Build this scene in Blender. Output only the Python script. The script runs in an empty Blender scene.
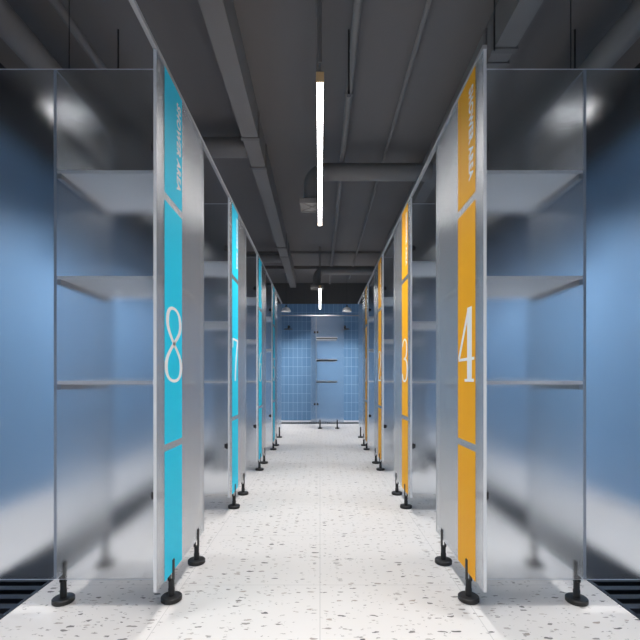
import bpy, bmesh, math, random
from mathutils import Vector, Matrix
random.seed(4)
scn = bpy.context.scene
col = scn.collection
PI = math.pi

# ------------------------------------------------------------------ dimensions (metres)
D = 1.714            # distance of the first cross partition from the camera
EYE = 0.923
WX = 0.626           # plane of the corridor panels
TOP = EYE + 1.260          # top of the glass
BOT = EYE - 0.802          # underside of the glass
PITCH = 0.758 * D    # stall pitch
DIVX = 1.073         # inner divider
SIDEX = 2.30         # tiled side walls
BACKY = 9.90
FRONTY = -3.4
CEIL = EYE + 2.29
T = 0.012            # glass thickness

# ------------------------------------------------------------------ materials
def new_mat(name):
    m = bpy.data.materials.new(name); m.use_nodes = True
    nt = m.node_tree
    return m, nt, nt.nodes['Principled BSDF'], nt.links

def simple(name, rgb, rough=0.5, metal=0.0, coat=0.0, emit=None, spec=0.5):
    m, nt, b, L = new_mat(name)
    b.inputs['Base Color'].default_value = (*rgb, 1)
    b.inputs['Roughness'].default_value = rough
    b.inputs['Metallic'].default_value = metal
    b.inputs['Coat Weight'].default_value = coat
    b.inputs['Coat Roughness'].default_value = 0.08
    b.inputs['Specular IOR Level'].default_value = spec
    if emit:
        b.inputs['Emission Color'].default_value = (*emit[0], 1)
        b.inputs['Emission Strength'].default_value = emit[1]
    # faint mottling so that no surface is perfectly flat
    n = nt.nodes.new('ShaderNodeTexNoise'); n.inputs['Scale'].default_value = 40
    tc = nt.nodes.new('ShaderNodeTexCoord')
    L.new(tc.outputs['Object'], n.inputs['Vector'])
    r = nt.nodes.new('ShaderNodeMapRange')
    r.inputs['To Min'].default_value = max(0.02, rough - 0.04); r.inputs['To Max'].default_value = min(1, rough + 0.04)
    L.new(n.outputs['Fac'], r.inputs['Value']); L.new(r.outputs['Result'], b.inputs['Roughness'])
    return m

def glass_mat(name, rough, tint, haze=0.015):
    """acid-etched glass: rough refraction with a soft satin sheen"""
    m, nt, b, L = new_mat(name)
    nt.nodes.remove(b)
    out = nt.nodes['Material Output']
    rf = nt.nodes.new('ShaderNodeBsdfRefraction'); rf.distribution = 'BECKMANN'
    rf.inputs['Color'].default_value = (*tint, 1); rf.inputs['Roughness'].default_value = rough; rf.inputs['IOR'].default_value = 1.45
    gl = nt.nodes.new('ShaderNodeBsdfAnisotropic'); gl.distribution = 'BECKMANN'
    gl.inputs['Color'].default_value = (1, 1, 1, 1); gl.inputs['Roughness'].default_value = 0.26
    fr = nt.nodes.new('ShaderNodeFresnel'); fr.inputs['IOR'].default_value = 1.5
    mu = nt.nodes.new('ShaderNodeMath'); mu.operation = 'MULTIPLY'; mu.inputs[1].default_value = 1.0
    mx = nt.nodes.new('ShaderNodeMixShader')
    L.new(fr.outputs[0], mu.inputs[0]); L.new(mu.outputs[0], mx.inputs[0])
    tr = nt.nodes.new('ShaderNodeBsdfTranslucent'); tr.inputs['Color'].default_value = (0.9, 0.9, 0.92, 1)
    df = nt.nodes.new('ShaderNodeBsdfDiffuse'); df.inputs['Color'].default_value = (0.9, 0.9, 0.92, 1)
    m1 = nt.nodes.new('ShaderNodeMixShader'); m1.inputs[0].default_value = 0.5
    L.new(tr.outputs[0], m1.inputs[1]); L.new(df.outputs[0], m1.inputs[2])
    m2 = nt.nodes.new('ShaderNodeMixShader'); m2.inputs[0].default_value = haze     # etched bloom
    L.new(rf.outputs[0], m2.inputs[1]); L.new(m1.outputs[0], m2.inputs[2])
    L.new(m2.outputs[0], mx.inputs[1]); L.new(gl.outputs[0], mx.inputs[2]); L.new(mx.outputs[0], out.inputs['Surface'])
    return m

def tile_mat(name, axis, paint):
    """blue stack-bond tiles (0.1 x 0.2 m) up to 2.65 m, charcoal paint above"""
    m, nt, b, L = new_mat(name)
    N = nt.nodes.new
    tc = N('ShaderNodeTexCoord'); sep = N('ShaderNodeSeparateXYZ')
    L.new(tc.outputs['Object'], sep.inputs[0])
    def math_(op, a, bb=None):
        n = N('ShaderNodeMath'); n.operation = op
        for i, v in enumerate((a, bb)):
            if v is None: continue
            if isinstance(v, (int, float)): n.inputs[i].default_value = v
            else: L.new(v, n.inputs[i])
        return n.outputs[0]
    h = sep.outputs[axis]; v = sep.outputs['Z']
    def grout(src, size, half):
        f = math_('FRACT', math_('DIVIDE', src, size))
        d = math_('MINIMUM', f, math_('SUBTRACT', 1.0, f))
        return math_('LESS_THAN', math_('MULTIPLY', d, size), half)
    g = math_('MAXIMUM', grout(h, 0.105, 0.0028), grout(v, 0.21, 0.0028))
    cx = math_('FLOOR', math_('DIVIDE', h, 0.105)); cz = math_('FLOOR', math_('DIVIDE', v, 0.21))
    cmb = N('ShaderNodeCombineXYZ'); L.new(cx, cmb.inputs[0]); L.new(cz, cmb.inputs[1])
    wn = N('ShaderNodeTexWhiteNoise'); L.new(cmb.outputs[0], wn.inputs[0])
    tone = N('ShaderNodeMix'); tone.data_type = 'RGBA'
    tone.inputs[6].default_value = (*TILE_A, 1); tone.inputs[7].default_value = (*TILE_B, 1)
    L.new(wn.outputs['Value'], tone.inputs[0])
    mg = N('ShaderNodeMix'); mg.data_type = 'RGBA'
    L.new(g, mg.inputs[0]); L.new(tone.outputs[2], mg.inputs[6]); mg.inputs[7].default_value = (*GROUT, 1)
    up = math_('GREATER_THAN', v, 2.725)
    mu = N('ShaderNodeMix'); mu.data_type = 'RGBA'
    L.new(up, mu.inputs[0]); L.new(mg.outputs[2], mu.inputs[6]); mu.inputs[7].default_value = (*paint, 1)
    L.new(mu.outputs[2], b.inputs['Base Color'])
    rr = N('ShaderNodeMix'); rr.data_type = 'FLOAT'
    L.new(math_('MAXIMUM', g, up), rr.inputs[0]); rr.inputs[2].default_value = 0.3; rr.inputs[3].default_value = 0.8
    L.new(rr.outputs[0], b.inputs['Roughness'])
    bump = N('ShaderNodeBump'); bump.inputs['Strength'].default_value = 0.25; bump.inputs['Distance'].default_value = 0.002
    L.new(math_('SUBTRACT', 1.0, g), bump.inputs['Height']); L.new(bump.outputs[0], b.inputs['Normal'])
    return m

def floor_mat():
    """white terrazzo slabs 0.6 m with small dark chips"""
    m, nt, b, L = new_mat('white_terrazzo')
    N = nt.nodes.new
    tc = N('ShaderNodeTexCoord'); sep = N('ShaderNodeSeparateXYZ'); L.new(tc.outputs['Object'], sep.inputs[0])
    def math_(op, a, bb=None):
        n = N('ShaderNodeMath'); n.operation = op
        for i, v in enumerate((a, bb)):
            if v is None: continue
            if isinstance(v, (int, float)): n.inputs[i].default_value = v
            else: L.new(v, n.inputs[i])
        return n.outputs[0]
    def chips(scale, lo, hi, keep, stretch):
        mp = N('ShaderNodeMapping'); mp.inputs['Scale'].default_value = (stretch, 1, 1)
        nz = N('ShaderNodeTexNoise'); nz.inputs['Scale'].default_value = scale * 1.5; nz.inputs['Detail'].default_value = 2
        L.new(tc.outputs['Object'], mp.inputs[0])
        L.new(mp.outputs[0], nz.inputs['Vector'])
        ad = N('ShaderNodeMix'); ad.data_type = 'VECTOR'; ad.inputs[0].default_value = 0.02
        L.new(mp.outputs[0], ad.inputs[4]); L.new(nz.outputs['Color'], ad.inputs[5])
        vo = N('ShaderNodeTexVoronoi'); vo.inputs['Scale'].default_value = scale
        vo.voronoi_dimensions = '2D'
        L.new(ad.outputs[1], vo.inputs['Vector'])
        sc = N('ShaderNodeSeparateColor'); L.new(vo.outputs['Color'], sc.inputs[0])
        size = math_('MULTIPLY', math_('GREATER_THAN', sc.outputs[0], keep), math_('ADD', lo, math_('MULTIPLY', sc.outputs[1], hi - lo)))
        inside = math_('LESS_THAN', vo.outputs['Distance'], size)
        return inside, sc.outputs[2]
    c1, t1 = chips(42, 0.10, 0.25, 0.72, 0.40)
    c2, t2 = chips(85, 0.10, 0.26, 0.80, 0.45)
    big = N('ShaderNodeTexNoise'); big.inputs['Scale'].default_value = 2.0; big.inputs['Detail'].default_value = 3
    L.new(tc.outputs['Object'], big.inputs['Vector'])
    base = N('ShaderNodeMix'); base.data_type = 'RGBA'
    base.inputs[6].default_value = (0.635, 0.622, 0.615, 1); base.inputs[7].default_value = (0.60, 0.588, 0.58, 1)
    L.new(big.outputs['Fac'], base.inputs[0])
    cc = N('ShaderNodeValToRGB')
    e = cc.color_ramp.elements
    e[0].position = 0; e[0].color = (0.07, 0.07, 0.072, 1); e[1].position = 1; e[1].color = (0.42, 0.41, 0.40, 1)
    x = e.new(0.45); x.color = (0.24, 0.235, 0.23, 1)
    x = e.new(0.8); x.color = (0.34, 0.30, 0.27, 1)
    L.new(t1, cc.inputs[0])
    m1 = N('ShaderNodeMix'); m1.data_type = 'RGBA'; L.new(c1, m1.inputs[0]); L.new(base.outputs[2], m1.inputs[6]); L.new(cc.outputs[0], m1.inputs[7])
    m2 = N('ShaderNodeMix'); m2.data_type = 'RGBA'; L.new(c2, m2.inputs[0]); L.new(m1.outputs[2], m2.inputs[6]); m2.inputs[7].default_value = (0.30, 0.295, 0.29, 1)
    # slab joints: one line down the middle of the corridor, slabs 0.6 m
    def joint(src, off):
        f = math_('FRACT', math_('DIVIDE', math_('ADD', src, off), 0.619))
        d = math_('MINIMUM', f, math_('SUBTRACT', 1.0, f))
        return math_('LESS_THAN', math_('MULTIPLY', d, 0.619), 0.0013)
    j = math_('MAXIMUM', joint(sep.outputs['X'], 61.9), joint(sep.outputs['Y'], 61.9 - 0.059))
    m3 = N('ShaderNodeMix'); m3.data_type = 'RGBA'; L.new(j, m3.inputs[0]); L.new(m2.outputs[2], m3.inputs[6]); m3.inputs[7].default_value = (0.42, 0.42, 0.42, 1)
    L.new(m3.outputs[2], b.inputs['Base Color'])
    b.inputs['Roughness'].default_value = 0.42
    b.inputs['Specular IOR Level'].default_value = 0.35
    return m

TILE_A = (0.125, 0.265, 0.465); TILE_B = (0.148, 0.295, 0.495); GROUT = (0.42, 0.58, 0.78); CHAR_SHADED = (0.020, 0.020, 0.023)
M = {}
M['glass'] = glass_mat('frosted_glass', 0.24, (0.96, 0.975, 0.99))
M['milky'] = glass_mat('lightened_frosted_glass', 0.24, (0.96, 0.97, 0.98), 0.26)  # same frosted glass, white haze raised to paint in brightness on corridor panels
M['shelf_glass'] = simple('opal_shelf_glass', (0.92, 0.92, 0.93), 0.35)
M['edge'] = simple('polished_glass_edge', (0.68, 0.70, 0.73), 0.3)
M['edge_soft'] = simple('ground_glass_edge', (0.40, 0.45, 0.53), 0.4)
M['alu'] = simple('brushed_aluminium', (0.40, 0.40, 0.41), 0.6, 0.3)
M['support'] = simple('shelf_support_metal', (0.42, 0.41, 0.42), 0.3, 0.8)
M['black'] = simple('black_nylon', (0.012, 0.012, 0.013), 0.45)
M['darkmetal'] = simple('dark_hardware', (0.05, 0.05, 0.055), 0.3, 0.6)
M['cyan'] = simple('cyan_vinyl', (0.018, 0.64, 0.90), 0.5, spec=0.15)
M['orange'] = simple('amber_vinyl', (0.93, 0.43, 0.012), 0.5, spec=0.15)
M['white'] = simple('white_lettering', (0.92, 0.92, 0.92), 0.5)
M['duct'] = simple('grey_painted_duct', (0.185, 0.172, 0.166), 0.75)
M['duct2'] = simple('charcoal_painted_pipe', (0.150, 0.140, 0.135), 0.75)
M['ceil'] = simple('charcoal_ceiling_paint', (0.150, 0.137, 0.132), 0.9)
M['char'] = simple('shaded_charcoal_paint', CHAR_SHADED, 0.85)
M['wire'] = simple('black_cable', (0.02, 0.02, 0.02), 0.6)
M['shade'] = simple('grey_enamel_shade', (0.75, 0.75, 0.76), 0.4)
M['bulb'] = simple('frosted_bulb', (1, 1, 1), 0.5, emit=((1.0, 0.985, 0.97), 19.0))
M['tube'] = simple('opal_light_tube', (1, 1, 1), 0.5, emit=((1.0, 0.99, 0.98), 9.0))
M['inner'] = simple('white_enamel_lining', (0.35, 0.35, 0.35), 0.5)
M['oak'] = simple('pale_wood_cap', (0.85, 0.56, 0.28), 0.5)
M['grate'] = simple('dark_grate_metal', (0.022, 0.025, 0.034), 0.4, 0.3)
M['pit'] = simple('black_channel', (0.006, 0.006, 0.008), 0.8)
M['tile_x'] = tile_mat('blue_tile_back', 'X', (0.075, 0.072, 0.072))
M['tile_y'] = tile_mat('blue_tile_side', 'Y', CHAR_SHADED)  # same upper paint as the back wall, with shade darkened into its colour
M['floor'] = floor_mat()

# ------------------------------------------------------------------ mesh helpers
class MB:
    def __init__(s): s.v = []; s.f = []; s.mi = []; s.sm = []
    def add(s, vs, fs, mi=0, smooth=False):
        o = len(s.v); s.v += [tuple(v) for v in vs]
        for k, f in enumerate(fs):
            s.f.append([o + i for i in f])
            s.mi.append(mi[k] if isinstance(mi, (list, tuple)) else mi); s.sm.append(smooth)
    def box(s, x0, x1, y0, y1, z0, z1, mi=0):
        vs = [(x, y, z) for z in (z0, z1) for y in (y0, y1) for x in (x0, x1)]
        s.add(vs, [(0, 2, 3, 1), (4, 5, 7, 6), (0, 1, 5, 4), (2, 6, 7, 3), (0, 4, 6, 2), (1, 3, 7, 5)], mi)
    def tube(s, pts, r, n=16, mi=0, caps=True):
        pts = [Vector(p) for p in pts]
        rings = []
        prev = None
        for i, p in enumerate(pts):
            d = (pts[min(i + 1, len(pts) - 1)] - pts[max(i - 1, 0)]).normalized()
            a = prev if prev is not None else (Vector((0, 0, 1)) if abs(d.z) < 0.9 else Vector((1, 0, 0)))
            u = (a - d * a.dot(d)).normalized(); w = d.cross(u); prev = u
            rr = r[i] if isinstance(r, (list, tuple)) else r
            rings.append([p + (u * math.cos(t) + w * math.sin(t)) * rr for t in (2 * PI * k / n for k in range(n))])
        vs = [v for ring in rings for v in ring]; fs = []
        for i in range(len(pts) - 1):
            for k in range(n):
                fs.append((i * n + k, i * n + (k + 1) % n, (i + 1) * n + (k + 1) % n, (i + 1) * n + k))
        s.add(vs, fs, mi, True)
        if caps:
            s.add(rings[0], [list(range(n))[::-1]], mi); s.add(rings[-1], [list(range(n))], mi)
    def lathe(s, prof, c=(0, 0, 0), n=32, mi=0):
        vs = []; fs = []
        for (r, z) in prof:
            vs += [(c[0] + r * math.cos(2 * PI * k / n), c[1] + r * math.sin(2 * PI * k / n), c[2] + z) for k in range(n)]
        for i in range(len(prof) - 1):
            for k in range(n):
                fs.append((i * n + k, i * n + (k + 1) % n, (i + 1) * n + (k + 1) % n, (i + 1) * n + k))
        s.add(vs, fs, mi, True)
    def build(s, name, mats, parent=None, bevel=0):
        me = bpy.data.meshes.new(name); me.from_pydata(s.v, [], s.f); me.update()
        for m in (mats if isinstance(mats, (list, tuple)) else [mats]): me.materials.append(m)
        for p, i, q in zip(me.polygons, s.mi, s.sm): p.material_index = i; p.use_smooth = q
        bm = bmesh.new(); bm.from_mesh(me)
        bmesh.ops.remove_doubles(bm, verts=bm.verts, dist=1e-6)
        bmesh.ops.recalc_face_normals(bm, faces=bm.faces)
        bm.to_mesh(me); bm.free()
        if any(s.sm): me.set_sharp_from_angle(angle=math.radians(40))
        o = bpy.data.objects.new(name, me); col.objects.link(o)
        if parent: o.parent = parent
        if bevel:
            b = o.modifiers.new('bevel', 'BEVEL'); b.width = bevel; b.segments = 2; b.limit_method = 'ANGLE'
        return o

def tag(o, label, cat, group=None):
    o['label'] = label; o['category'] = cat
    if group: o['group'] = group
    return o
def thing(name, loc, label, cat, group=None, rz=0):
    o = bpy.data.objects.new(name, None); col.objects.link(o)
    o.empty_display_size = 0.1; o.location = loc; o.rotation_euler = (0, 0, rz)
    return tag(o, label, cat, group)
LINE_W, PEND_W = 27.5, 15.0
def lamp(name, parent, loc, sx, sy, watts, spread):  # unseen area fill, added below a visible fixture
    l = bpy.data.lights.new(name, 'AREA'); l.shape = 'RECTANGLE'; l.size = sx; l.size_y = sy; l.energy = watts; l.color = (1.0, 0.965, 0.935)
    l.spread = math.radians(spread)
    o = bpy.data.objects.new(name, l); col.objects.link(o); o.parent = parent; o.location = loc
    return o

def struct(o): o['kind'] = 'structure'; return o

def sheet(b, x0, x1, y0, y1, z0, z1):
    """glass sheet: the two large faces frosted, the four edges polished"""
    thinx = (x1 - x0) < (y1 - y0)
    vs = [(x, y, z) for z in (z0, z1) for y in (y0, y1) for x in (x0, x1)]
    fs = [(0, 2, 3, 1), (4, 5, 7, 6), (0, 1, 5, 4), (2, 6, 7, 3), (0, 4, 6, 2), (1, 3, 7, 5)]
    mi = [1, 1, 1, 1, 0, 0] if thinx else [1, 1, 0, 0, 1, 1]
    b.add(vs, fs, mi)

def foot(parent, x, y, axis, hi):
    """black panel foot: disc base, post, and a slotted clip; axis = direction across the glass, hi = sign of the tall jaw"""
    f = MB()
    f.lathe([(0.0, 0.0), (0.040, 0.0), (0.043, 0.003), (0.043, 0.017), (0.040, 0.020), (0.013, 0.0205)], (x, y, 0), 36)
    base = f.build('support_foot', M['black'], parent)
    p = MB()
    p.lathe([(0.0135, 0.020), (0.0135, 0.050), (0.012, 0.052), (0.012, 0.086), (0, 0.086)], (x, y, 0), 24)
    p.build('post', M['black'], base)
    j = MB()
    def jaw(sgn, h0, h1, t):
        # half-round jaw outside the glass face, slanted top
        prof = [(T / 2 + 0.0005, -0.0115), (T / 2 + t, -0.007), (T / 2 + t, 0.007), (T / 2 + 0.0005, 0.0115)]
        vs = []
        for (a, w) in prof: vs.append((sgn * a, w, 0.084))
        for (a, w) in prof:
            k = (a - T / 2) / t
            vs.append((sgn * a, w, h1 + (h0 - h1) * k))
        if axis == 'Y': vs = [(w, a, z) for (a, w, z) in vs]
        vs = [(x + a, y + w, z) for (a, w, z) in vs]
        j.add(vs, [(0, 1, 2, 3), (4, 5, 6, 7), (0, 1, 5, 4), (1, 2, 6, 5), (2, 3, 7, 6), (3, 0, 4, 7)])
    jaw(hi, 0.168, 0.175, 0.006)
    jaw(-hi, 0.096, 0.112, 0.0075)
    j.build('clip', M['black'], base)
    return base

# ------------------------------------------------------------------ numerals (thin modern figures), unit box 0..1
def arc(cx, cy, rx, ry, a0, a1, n=24):
    return [(cx + rx * math.cos(math.radians(a0 + (a1 - a0) * i / n)), cy + ry * math.sin(math.radians(a0 + (a1 - a0) * i / n))) for i in range(n + 1)]
def bez(p0, p1, p2, p3, n=16):
    r = []
    for i in range(n + 1):
        t = i / n; s = 1 - t
        r.append(tuple(s**3 * a + 3 * s * s * t * b_ + 3 * s * t * t * c + t**3 * d for a, b_, c, d in zip(p0, p1, p2, p3)))
    return r
def eight():
    pts = []
    pts += bez((0.50, 0.515), (0.33, 0.595), (0.10, 0.70), (0.10, 0.80))
    pts += bez((0.10, 0.80), (0.10, 0.95), (0.26, 1.0), (0.48, 1.0))[1:]
    pts += bez((0.48, 1.0), (0.76, 1.0), (0.93, 0.92), (0.93, 0.78))[1:]
    pts += bez((0.93, 0.78), (0.93, 0.66), (0.67, 0.59), (0.50, 0.515))[1:]
    pts += bez((0.50, 0.515), (0.31, 0.43), (0.02, 0.33), (0.02, 0.20))[1:]
    pts += bez((0.02, 0.20), (0.02, 0.07), (0.22, 0.0), (0.52, 0.0))[1:]
    pts += bez((0.52, 0.0), (0.82, 0.0), (0.98, 0.08), (0.98, 0.20))[1:]
    pts += bez((0.98, 0.20), (0.98, 0.33), (0.69, 0.43), (0.50, 0.515))[1:]
    return pts
# each stroke: (points, pen width factor)
DIGITS = {
 '8': [(eight(), 1.0)],
 '7': [([(0.04, 0.78), (0.08, 0.985)], .8), ([(0.05, 0.98), (0.98, 0.98)], 1.3), (bez((0.95, 0.98), (0.80, 0.70), (0.50, 0.40), (0.50, 0.0)), 1.2)],
 '6': [(bez((0.90, 0.97), (0.55, 0.95), (0.04, 0.72), (0.04, 0.30)) , 1.0), (arc(0.5, 0.29, 0.46, 0.29, 180, 540, 40), 1.0)],
 '5': [([(0.14, 0.98), (0.92, 0.98)], 1.3), ([(0.16, 0.98), (0.12, 0.54)], .8),
       (bez((0.12, 0.54), (0.35, 0.68), (0.95, 0.66), (0.95, 0.32)) + bez((0.95, 0.32), (0.95, 0.02), (0.30, -0.08), (0.04, 0.14))[1:], 1.1)],
 '4': [([(0.68, 1.0), (0.02, 0.315)], .8), ([(0.0, 0.30), (1.0, 0.30)], 1.0), ([(0.72, 1.0), (0.72, 0.0)], 1.6), ([(0.42, 0.01), (0.98, 0.01)], 1.0)],
 '3': [(bez((0.08, 0.84), (0.18, 1.05), (0.88, 1.06), (0.88, 0.76)) + bez((0.88, 0.76), (0.88, 0.58), (0.65, 0.535), (0.34, 0.53))[1:], 1.0),
       (bez((0.34, 0.53), (0.75, 0.53), (0.97, 0.46), (0.97, 0.27)) + bez((0.97, 0.27), (0.97, -0.06), (0.18, -0.10), (0.03, 0.17))[1:], 1.1)],
 '2': [(bez((0.06, 0.78), (0.08, 1.08), (0.92, 1.08), (0.92, 0.74)) + bez((0.92, 0.74), (0.92, 0.50), (0.20, 0.30), (0.05, 0.03))[1:], 1.0), ([(0.02, 0.02), (0.97, 0.02)], 1.5), ([(0.95, 0.0), (0.97, 0.16)], .8)],
 '1': [([(0.50, 1.0), (0.50, 0.0)], 1.6), ([(0.50, 0.98), (0.16, 0.87)], .9), ([(0.18, 0.01), (0.84, 0.01)], 1.0)],
}
def stroke(b, pts, to3, depth, aw, bw):
    """flat ribbon along pts; pen half-widths aw (across) and bw (up); to3 maps (u, v, out)"""
    n = len(pts); L_, R_ = [], []
    for i in range(n):
        p, q = pts[max(0, i - 1)], pts[min(n - 1, i + 1)]
        dx, dy = q[0] - p[0], q[1] - p[1]; l = math.hypot(dx, dy) or 1
        nx, ny = -dy / l, dx / l
        L_.append((pts[i][0] + nx * aw, pts[i][1] + ny * bw)); R_.append((pts[i][0] - nx * aw, pts[i][1] - ny * bw))
    for i in range(n - 1):
        q = [L_[i], L_[i + 1], R_[i + 1], R_[i]]
        vs = [to3(u, v, 0) for u, v in q] + [to3(u, v, depth) for u, v in q]
        b.add(vs, [(4, 5, 6, 7), (0, 1, 2, 3), (0, 1, 5, 4), (1, 2, 6, 5), (2, 3, 7, 6), (3, 0, 4, 7)])

fc = bpy.data.curves.new('letters', 'FONT'); fc.body = 'SHOWER AREA'; fc.size = 1; fc.offset = 0.04; fc.resolution_u = 3; fc.space_character = 1.12
fo = bpy.data.objects.new('letters', fc); col.objects.link(fo)
bpy.context.view_layer.update()
fm = fo.evaluated_get(bpy.context.evaluated_depsgraph_get()).to_mesh()
TV = [tuple(v.co) for v in fm.vertices]; TF = [list(p.vertices) for p in fm.polygons]
tx0, tx1 = min(v[0] for v in TV), max(v[0] for v in TV); ty0, ty1 = min(v[1] for v in TV), max(v[1] for v in TV)
bpy.data.objects.remove(fo); bpy.data.curves.remove(fc)

def lettering(b, to3, u0, u1, z_top, length):
    vs = []
    for x, y, _ in TV:
        vs.append(to3(u0 + (y - ty0) / (ty1 - ty0) * (u1 - u0), z_top - (x - tx0) / (tx1 - tx0) * length, 0.0006))
    b.add(vs, TF)

# ------------------------------------------------------------------ room shell
b = MB()
gx0, gx1 = 1.236, 1.53
by0, by1 = 9.12, 9.48
xs = [-SIDEX, -gx1, -gx0, gx0, gx1, SIDEX]; ys = [FRONTY, by0, by1, BACKY]
for i in range(5):
    for k in range(3):
        ch = (i in (1, 3) and k == 0) or k == 1
        b.box(xs[i], xs[i + 1], ys[k], ys[k + 1], -0.12, -0.06 if ch else 0.0)
struct(b.build('floor', M['floor']))
b = MB(); b.box(-SIDEX - .15, SIDEX + .15, FRONTY - .15, BACKY + .15, CEIL, CEIL + .1)
b.box(-SIDEX, SIDEX, 7.48, 7.56, CEIL - .035, CEIL)
b.box(-SIDEX, SIDEX, 8.42, 8.60, CEIL - .06, CEIL)
struct(b.build('ceiling', M['ceil']))
b = MB(); b.box(-SIDEX - .15, -SIDEX, FRONTY, BACKY, -.12, CEIL); struct(b.build('wall_left', M['tile_y']))
b = MB(); b.box(SIDEX, SIDEX + .15, FRONTY, BACKY, -.12, CEIL); struct(b.build('wall_right', M['tile_y']))
b = MB(); b.box(-SIDEX - .15, SIDEX + .15, BACKY, BACKY + .15, -.12, CEIL); struct(b.build('wall_back', M['tile_x']))
b = MB(); b.box(-SIDEX - .15, SIDEX + .15, FRONTY - .15, FRONTY, -.12, CEIL); struct(b.build('wall_front', M['tile_x']))

# ------------------------------------------------------------------ floor drains
def drain(name_label, x0, x1, y0, y1, along):
    t = thing('floor_drain', ((x0 + x1) / 2, (y0 + y1) / 2, 0), name_label, 'drain')
    ox, oy = (x0 + x1) / 2, (y0 + y1) / 2
    x0 -= ox; x1 -= ox; y0 -= oy; y1 -= oy
    e = 0.001
    b = MB(); b.box(x0 + e, x1 - e, y0 + e, y1 - e, -.06, -.05); b.build('channel', M['pit'], t)
    b = MB(); w = 0.016
    b.box(x0 + e, x0 + w, y0 + e, y1 - e, -.05, 0.002); b.box(x1 - w, x1 - e, y0 + e, y1 - e, -.05, 0.002)
    b.box(x0 + w, x1 - w, y0 + e, y0 + w, -.05, 0.002); b.box(x0 + w, x1 - w, y1 - w, y1 - e, -.05, 0.002)
    b.build('frame', M['grate'], t)
    b = MB(); p = 0.077; s = 0.036
    if along == 'Y':
        n = int((y1 - y0 - 2 * w) / p)
        for i in range(n): b.box(x0 + w, x1 - w, y0 + w + .02 + i * p, y0 + w + .02 + i * p + s, -.02, 0.0)
    else:
        n = int((x1 - x0 - 2 * w) / 0.05)
        for i in range(n): b.box(x0 + w + .01 + i * .05, x0 + w + .01 + i * .05 + .03, y0 + w, y1 - w, -.02, 0.0)
    b.build('grate', M['grate'], t)
drain('long dark slatted drain running through the left-hand stalls', -gx1, -gx0, FRONTY, by0, 'Y')
drain('long dark slatted drain running through the right-hand stalls', gx0, gx1, FRONTY, by0, 'Y')
drain('dark slatted drain across the foot of the tiled back wall', -SIDEX, SIDEX, by0, by1, 'X')

# ------------------------------------------------------------------ stalls
SHELF_Z = [(EYE + .841, 'top'), (EYE + .412, 'middle'), (EYE - .014, 'lowest')]
SHELF_D = 0.237 * D
def shelf_group(where, origin, rz, mirror, grp):
    """three shelves; local frame: x = 0 at the corridor glass going outward to the divider, y = 0 at the partition"""
    for z, nm in SHELF_Z:
        t = thing('wall_shelf', (origin[0], origin[1], z), f'{nm} milky glass shelf {where}', 'shelf', grp, rz)
        w = DIVX - WX
        a, c = T / 2 + 0.001, w - T / 2 - 0.001
        b = MB(); b.box(*sorted((mirror * a, mirror * c)), T / 2 + .001, SHELF_D, 0, 0.014)
        b.build('board', M['shelf_glass'], t, 0.001)
        for q0, q1 in ((a, a + 0.016), (c - 0.016, c)):
            b = MB(); b.box(*sorted((mirror * q0, mirror * q1)), T / 2 + .001, SHELF_D - .005, -0.021, 0.0)
            b.build('support_rail', M['support'], t)

def clamps(parent, z, f):
    """round glass-to-glass clamp at a corner; f maps local (across, along, up)"""
    b = MB(); b.tube([f(0.030, -0.020, z), f(0.030, 0.020, z)], 0.018, 20)
    b.tube([f(0.0, -0.022, z), f(0.036, -0.022, z)], 0.010, 14) if False else None
    c = b.build('glass_clamp', M['darkmetal'], parent)
    return c

def sign_panel(num, side, y_part, colour, cname, o):
    """the corridor panel with its coloured strip, number and lettering"""
    x = side * WX
    y0 = y_part - 0.063 * D; y1 = y_part + 0.32 * D
    t = thing('sign_panel', (x, (y0 + y1) / 2, 0), f'{o} frosted corridor panel of the {cname} row, numbered {num}', 'glass panel', f'{cname} numbered panels')
    oy = (y0 + y1) / 2
    b = MB(); sheet(b, -T / 2, T / 2, y0 - oy, y1 - oy, BOT, TOP); b.build('glass_sheet', [M['milky'], M['edge']], t)
    s0 = y_part - 0.015 * D - oy; s1 = y_part + 0.108 * D - oy; sc = (s0 + s1) / 2; sg = -side   # sg: +1 on the left row
    face = -side * T / 2
    def to3(u, z, out): return (face - side * (0.0012 + out), sc + sg * u, z)
    hw = (s1 - s0) / 2
    for z0, z1, kind in ((EYE + .757, TOP - .003, 'text'), (EYE - .2535, EYE + .724, 'num'), (BOT + .001, EYE - .283, '')):
        b = MB()
        vs = [(face - side * o, sc + yy, zz) for o in (0.0002, 0.0012) for yy, zz in ((-hw, z0), (hw, z0), (hw, z1), (-hw, z1))]
        b.add(vs, [(0, 1, 2, 3), (4, 5, 6, 7), (0, 1, 5, 4), (1, 2, 6, 5), (2, 3, 7, 6), (3, 0, 4, 7)])
        st = b.build('colour_strip', M[colour], t)
        if kind == 'text':
            b = MB(); lettering(b, to3, 0.034, 0.086, EYE + 1.206, 0.378); b.build('lettering', M['white'], st)
        elif kind == 'num':
            b = MB()
            W, H, z00, u00 = 0.190, 0.306, EYE, -0.095
            for k_, (pts, wf) in enumerate(DIGITS[num]):
                P = [(u00 + px * W, z00 + py * H) for px, py in pts]
                stroke(b, P, to3, 0.0006 + k_ * 0.0002, 0.0165 * wf, 0.0062 * min(wf, 1.2))
            b.build('numeral', M['white'], st)
    for yy in (y_part + 0.041 * D, y_part + 0.253 * D): foot(t, 0, yy - oy, 'X', -side)
    for z in (EYE + .94, EYE - .46):
        b = MB(); b.tube([(side * 0.030, y_part - oy - 0.022, z), (side * 0.030, y_part - oy - T / 2 - .0005, z)], 0.019, 20)
        b.box(side * 0.030 - .021, side * 0.030 + .021, y_part - oy - 0.014, y_part - oy - T / 2 - .0005, z - .014, z + .014)
        b.build('glass_clamp', M['darkmetal'], t)

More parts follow.
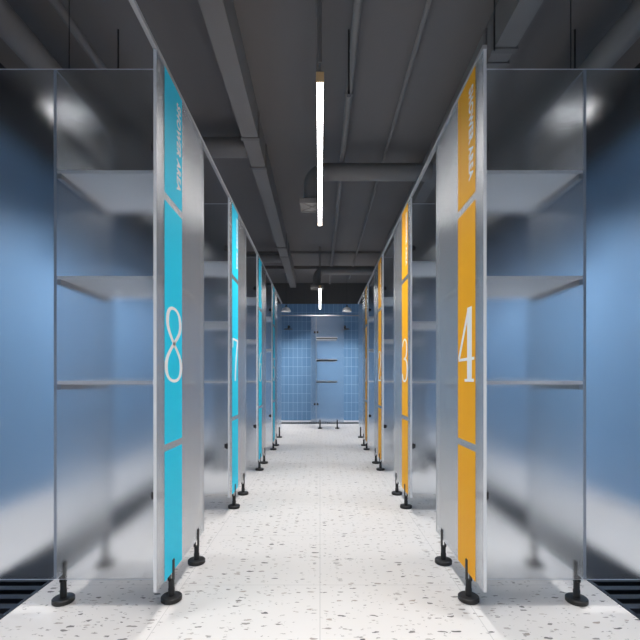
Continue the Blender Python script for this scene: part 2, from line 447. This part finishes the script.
def partition(side, y, label, clampz=True, with_foot=False):
    x0, x1 = WX + T / 2 + .0005, SIDEX - .0005
    t = thing('partition_panel', (side * x0, y, 0), label, 'glass panel', 'cross partitions between the stalls')
    b = MB(); a = sorted((0, side * (x1 - x0))); sheet(b, a[0], a[1], -T / 2, T / 2, BOT, TOP); b.build('glass_sheet', [M['glass'], M['edge']], t)
    if with_foot: foot(t, side * 0.03, 0, 'Y', -1)

def divider(side, y, label):
    y0, y1 = y + T / 2 + .0005, y + 0.272 * D
    t = thing('divider_panel', (side * DIVX, y0, 0), label, 'glass panel', 'dividers between changing nook and shower')
    b = MB(); sheet(b, -T / 2, T / 2, 0, y1 - y0, BOT, TOP); b.build('glass_sheet', [M['glass'], M['edge_soft']], t)
    for q in (0.050, 0.235 * D): foot(t, 0, q, 'X', -side)

def pendant(x, y, label, watts=PEND_W, tilt=0.0, lean=0.0):
    """dome pendant: ceiling cup, cord, socket, shade, bulb"""
    t = thing('pendant_lamp', (x, y, 2.41), label, 'lamp', 'grey dome pendants over the stalls')
    top = CEIL - 2.41
    R = 0.10
    prof = [(R, 0.0)] + [(R * math.cos(a), 0.095 * math.sin(a)) for a in (PI / 2 * i / 12 for i in range(1, 12))] + [(0.012, 0.0955)]
    inner = [((r - .003) if r > .02 else r, max(0, z - .003)) for r, z in prof][::-1]
    b = MB(); b.lathe(prof, n=40); b.lathe([prof[0]] + inner[::-1], n=40, mi=1); b.build('shade', [M['shade'], M['inner']], t)
    b = MB(); b.lathe([(0, .135), (.012, .135), (.017, .118), (.017, .094), (0, .094)], n=20); b.build('socket', M['darkmetal'], t)
    b = MB(); b.tube([(0, 0, .135), (0, 0, top - .02)], 0.003, 8); b.build('cord', M['wire'], t)
    b = MB(); b.lathe([(0, top), (.035, top), (.035, top - .012), (.02, top - .022), (0, top - .022)], n=24); b.build('ceiling_cup', M['darkmetal'], t)
    lamp('pendant_fill', t, (0, 0, -.012), .40, .55, watts, 112 if lean else 122).rotation_euler = (lean, tilt, 0)  # added soft fill, wider than the shade, aimed to brighten the stall
    b = MB(); b.lathe([(0, .0915), (.012, .091), (.024, .084), (.029, .074), (.024, .063), (.012, .056), (0, .054)], n=24); b.build('bulb', M['bulb'], t)

def shower(x, y, rz, label):
    """wall shower: flange, arm leaving the wall, drop and flat head; local -Y points off the wall"""
    t = thing('shower_head', (x, y, 2.13), label, 'shower', 'black wall showers', rz)
    b = MB(); b.tube([(0, .002, .06), (0, -.012, .06)], .03, 24); b.build('wall_flange', M['black'], t)
    b = MB(); b.tube([(0, -.012, .06), (0, -.17, .06)] + [(0, -.17 - .04 * math.sin(a), .02 + .04 * math.cos(a)) for a in (PI / 2 * i / 8 for i in range(1, 9))] + [(0, -.21, .0)], .012, 14); b.build('arm', M['black'], t)
    b = MB(); b.lathe([(0, .006), (.02, .006), (.024, -.006), (.095, -.014), (.1, -.018), (.1, -.024), (.094, -.026), (0, -.026)], (0, -.21, 0), 36); b.build('spray_plate', M['darkmetal'], t)
    b = MB(); b.tube([(0, 0, .0), (0, -.03, .0)], .022, 18); b.tube([(0, -.03, .0), (0, -.036, .05)], .009, 10); b.build('valve', M['black'], t)

ORD = ['nearest', 'second', 'third', 'farthest']
for side, nums, colour, cname, sname in ((-1, '8765', 'cyan', 'cyan', 'left'), (1, '4321', 'orange', 'orange', 'right')):
    for k, num in enumerate(nums):
        yp = D + k * PITCH
        sign_panel(num, side, yp, colour, cname, ORD[k])
        partition(side, yp, f'frosted glass cross partition joined to the {ORD[k]} {cname} panel, number {num}')
        divider(side, yp, f'frosted glass divider closing the shelves of the {ORD[k]} {cname} stall, number {num}')
        shelf_group(f'in the {ORD[k]} {cname} stall, numbered {num}', (side * WX, yp), 0, side, f'shelves of the {cname} number {num} stall')
        pendant(side * 1.40, yp + PITCH / 2, f'grey dome pendant hanging inside the {ORD[k]} {cname} stall, number {num}', tilt=-side * 0.36)
        shower(side * SIDEX, yp + PITCH / 2, -side * PI / 2, f'black shower head on the side wall of the {ORD[k]} {cname} stall, number {num}')
    pendant(side * 1.40, D - PITCH / 2, f'added out-of-view grey dome pendant on the {sname}, before the first {cname} partition', 24.0, lean=-0.40)  # extra pendants out of view, added to brighten the front floor
    partition(side, D + 4 * PITCH, f'last frosted cross partition of the {sname} row with a black foot, past number {nums[-1]}', with_foot=True)
    # top rail: on the left it carries on overhead towards the viewer
    y0 = FRONTY if side < 0 else D - 0.063 * D
    y1 = D + 4 * PITCH + 0.01
    b = MB(); b.box(-.009, .009, y0, y1, 0, .016)
    o = b.build('top_rail', M['alu'], None, 0.002); o.location = (side * WX, 0, TOP + .0005)
    tag(o, f'slim aluminium head rail along the tops of the {cname} numbered panels', 'rail')

# ------------------------------------------------------------------ stall at the end of the corridor
BY = 8.22; PX = -0.075
t = thing('end_panel', ((PX - .098 + .4625) / 2, BY, 0), 'plain frosted glass panel on two black feet at the corridor end', 'glass panel')
ox = t.location.x
b = MB(); sheet(b, PX - .098 - ox, .4625 - ox, -T / 2, T / 2, BOT, TOP); b.build('glass_sheet', [M['glass'], M['edge']], t)
for fx in (0.0, 0.335): foot(t, fx - ox, 0, 'Y', -1)
for z in (EYE + .945, EYE - .45):
    for dx in (-.028, .028):
        b = MB(); b.box(PX + dx - .017 - ox, PX + dx + .017 - ox, -.012 - T / 2, -T / 2, z - .02, z + .02); b.build('glass_clamp', M['black'], t, .002)
t = thing('partition_panel', (PX, BY + T / 2 + .0005, 0), 'frosted partition running from the corridor-end panel back to the tiled wall', 'glass panel')
b = MB(); sheet(b, -T / 2, T / 2, 0, BACKY - BY - T / 2 - .001, BOT, TOP); b.build('glass_sheet', [M['glass'], M['edge_soft']], t)
for z, nm in SHELF_Z:
    t = thing('wall_shelf', (PX + T / 2 + .001, BY + T / 2 + .001, z), f'{nm} shelf, shaded front edge painted black, behind the corridor-end glass panel', 'shelf', 'shelves behind the end panel')
    b = MB(); b.box(0, SHELF_D, 0, .43, 0, .014); b.build('board', M['shelf_glass'], t, .001)
    b = MB(); b.box(0, SHELF_D - .005, 0, .016, -.021, 0); b.build('support_rail', M['black'], t)  # rail coloured black to paint in the shaded front edge of the shelf
    b = MB(); b.box(0, SHELF_D - .005, .414, .43, -.021, 0); b.build('support_rail', M['support'], t)
b = MB(); b.box(-SIDEX, SIDEX, -.009, .009, 0, .018)
o = b.build('top_rail', M['alu'], None, .002); o.location = (0, BY, TOP + .0005)
tag(o, 'aluminium head rail crossing the far end of the corridor', 'rail')
for sx, nm in ((-.725, 'left'), (.575, 'right')):
    pendant(sx, 9.05, f'grey dome pendant in front of the back wall, {nm} of the corridor light', 13.0)
    shower(sx, BACKY, 0, f'black shower head on the tiled back wall, {nm} of the end panel')

# ------------------------------------------------------------------ corridor linear lights
def linear(y0, y1, label, watts=LINE_W):
    z0 = EYE + 1.576
    t = thing('linear_light', (0, (y0 + y1) / 2, z0), label, 'light', 'corridor line lights')
    h = (y1 - y0) / 2
    b = MB(); b.box(-.0195, .0195, -h + .006, h - .006, .026, .048); b.build('housing', M['duct'], t, .002)
    b = MB(); b.box(-.0175, .0175, -h + .006, h - .006, 0.0, .0255); b.build('diffuser', M['tube'], t)
    lamp('line_fill', t, (0, 0, -.004), .30, (y1 - y0) - .04, watts, 126)  # added fill, much wider than the tube, to brighten the corridor evenly
    for s in (-1, 1):
        b = MB(); b.box(-.021, .021, s * h - .006, s * h + .006, -.001, .05); b.build('end_cap', M['oak'], t, .002)
        b = MB(); yy = s * (h - .03); top = CEIL - z0
        b.tube([(0, yy, .048), (0, yy, .12)], .004, 8); b.tube([(0, yy, .12), (0, yy, top)], .010, 12)
        b.tube([(-.016, yy, .048), (-.016, yy, top)], .0018, 6)
        b.build('hanger', M['duct'], t)
linear(2.23, 4.30, 'long glowing line light hanging over the near part of the corridor')
linear(7.20, 9.28, 'small distant glowing line light hanging before the back wall', 40.0)
linear(-0.95, 1.19, 'added out-of-view line light over the corridor behind the viewpoint')  # extra light out of view, added to even out the near floor

# ------------------------------------------------------------------ ceiling services
def trunk(x0, x1, y1, label, bands):
    xc = (x0 + x1) / 2; w = (x1 - x0) / 2
    t = thing('cable_trunking', (xc, 0, EYE + 2.05), label, 'duct')
    h = CEIL - EYE - 2.05
    b = MB(); b.box(-w, w, FRONTY, y1, 0, h); b.build('casing', M['duct'], t)
    for y in bands:
        b = MB(); b.box(-w - .012, w + .012, y - .02, y + .02, -.010, h - .02); b.build('joint_band', M['duct2'], t, .002)
trunk(-.657, -.523, 9.3, 'grey rectangular trunking along the ceiling left of the corridor light', [3.58, 4.07, 6.52, 6.99])
trunk(1.075, 1.205, 9.3, 'grey rectangular trunking along the ceiling above the orange row', [2.62, 2.74, 6.0])

def duct(name, pts, r, label, mat='duct', cat='duct', bands=(), bandr=.006):
    p0 = Vector(pts[0])
    b = MB(); b.tube([Vector(p) - p0 for p in pts], r, 28)
    t = thing(name, p0, label, cat); b.build('run', M[mat], t)
    for q, d in bands:
        q = Vector(q) - p0; d = Vector(d)
        b = MB(); b.tube([q - d * .018, q + d * .018], r + bandr, 28); b.build('coupling', M[mat], t)
    if name in ('air_duct', 'ceiling_pipe'):
        for y in (1.9, 5.0, 8.0):
            b = MB(); top = CEIL - pts[0][2]; yy = y - FRONTY
            b.box(-r - .003, -r, yy - .012, yy + .012, -.01, top) ; b.box(r, r + .003, yy - .012, yy + .012, -.01, top)
            b.build('hanger_strap', M['duct2'], t)
    return t
duct('air_duct', [(-1.775, FRONTY, 2.95), (-1.775, BACKY, 2.95)], .08, 'large round grey duct under the ceiling over the left-hand stalls', bands=[((-1.775, 3.0, 2.95), (0, 1, 0)), ((-1.775, 6.0, 2.95), (0, 1, 0))])
duct('air_duct', [(1.775, FRONTY, 2.95), (1.775, BACKY, 2.95)], .08, 'large round grey duct under the ceiling over the right-hand stalls', bands=[((1.775, 3.0, 2.95), (0, 1, 0)), ((1.775, 6.0, 2.95), (0, 1, 0))])
duct('ceiling_pipe', [(-1.49, FRONTY, 3.06), (-1.49, BACKY, 3.06)], .028, 'slim grey pipe beside the round duct over the left-hand stalls', 'duct2', 'pipe')
duct('ceiling_pipe', [(.215, FRONTY, 3.07), (.215, 9.3, 3.07)], .024, 'grey pipe with couplings running just right of the corridor light', 'duct', 'pipe', [((.215, 3.16, 3.07), (0, 1, 0)), ((.215, 6.05, 3.07), (0, 1, 0))])
duct('ceiling_pipe', [(.645, FRONTY, 3.17), (.645, 9.3, 3.17)], .014, 'thin grey conduit on the ceiling between pipe and orange row', 'duct', 'pipe')
duct('cross_duct', [(-1.690, 3.82, 3.03), (-.658, 3.82, 3.03)], .085, 'round cross duct meeting the left trunking, nearer one', 'duct')
duct('cross_duct', [(-1.690, 7.13, 2.99), (-.658, 7.13, 2.99)], .075, 'round cross duct meeting the left trunking, farther one', 'duct')

def elbow_duct(xv, y, zc, r, label):
    t = thing('branch_duct', (xv, y, zc), label, 'duct')
    R = .14
    zb = EYE + 1.73 - zc
    pts = [(0, 0, zb), (0, 0, -R)] + [(R - R * math.cos(a), 0, -R + R * math.sin(a)) for a in (PI / 2 * i / 10 for i in range(1, 11))] + [(1.074 - xv, 0, 0)]
    b = MB(); b.tube(pts, r, 32); b.build('bend', M['duct'], t)
    b = MB(); b.tube([(0, 0, zb - .003), (0, 0, zb + .03)], r + .008, 32); b.build('collar', M['duct2'], t)
    # square ceiling diffuser with an X of folded plates
    z1 = zb - .003; z0 = EYE + 1.68 - zc; h = .115
    b = MB(); w = .012
    b.box(-h, h, -h, h, z0 + .012, z1)
    b.box(-h, -h + w, -h, h, z0, z0 + .012); b.box(h - w, h, -h, h, z0, z0 + .012)
    b.box(-h + w, h - w, -h, -h + w, z0, z0 + .012); b.box(-h + w, h - w, h - w, h, z0, z0 + .012)
    d = b.build('diffuser', M['duct'], t)
    b = MB()
    for s in (-1, 1):
        q = (h - w)
        b.tube([(-q, -q * s, z0 + .007), (q, q * s, z0 + .007)], .0045, 8)
    b.build('cross_vane', M['duct2'], d)
elbow_duct(-.078, 4.11, 2.95, .08, 'round duct bending down to a square grille, nearer of two')
elbow_duct(-.055, 7.71, 2.93, .075, 'round duct bending down to a square grille near the back wall')

for x, lab in ((-1.315, 'thin dark sprinkler drop from the ceiling above the cyan number 8 stall'), (.188, 'thin dark sprinkler drop beside the grey pipe near the corridor light'), (1.662, 'thin dark sprinkler drop from the ceiling above the orange number 4 stall')):
    t = thing('sprinkler_drop', (x, 2.76, EYE + 1.86), lab, 'sprinkler', 'sprinkler drops')
    h = CEIL - EYE - 1.86
    b = MB(); b.tube([(0, 0, .03), (0, 0, h)], .0055, 10); b.build('pipe', M['wire'], t)
    b = MB(); b.lathe([(0, 0), (.016, 0), (.016, .003), (.006, .006), (.009, .03), (0, .032)], n=18); b.build('nozzle', M['darkmetal'], t)
b = MB(); b.tube([(0, 0, 0), (0, 0, CEIL - EYE - 1.95)], .005, 8)
o = b.build('hanger_rod', M['wire']); o.location = (1.03, 2.50, EYE + 1.95)
tag(o, 'short dark rod hanging beside the trunking above the orange row', 'rod')

# ------------------------------------------------------------------ camera, view
w = bpy.data.worlds.new('world'); scn.world = w; w.use_nodes = True
w.node_tree.nodes['Background'].inputs[0].default_value = (0.05, 0.05, 0.055, 1)
cam = bpy.data.cameras.new('camera'); co = bpy.data.objects.new('camera', cam); col.objects.link(co)
co.location = (0, 0, EYE); co.rotation_euler = (PI / 2, 0, 0)
cam.sensor_width = 36; cam.lens = 36 * 423.4 / 640; cam.shift_y = 61 / 640; cam.clip_start = 0.01
scn.camera = co
scn.view_settings.view_transform = 'Standard'; scn.view_settings.look = 'None'
scn.view_settings.gamma = 1; scn.view_settings.use_curve_mapping = False
scn.view_settings.exposure = 0.2
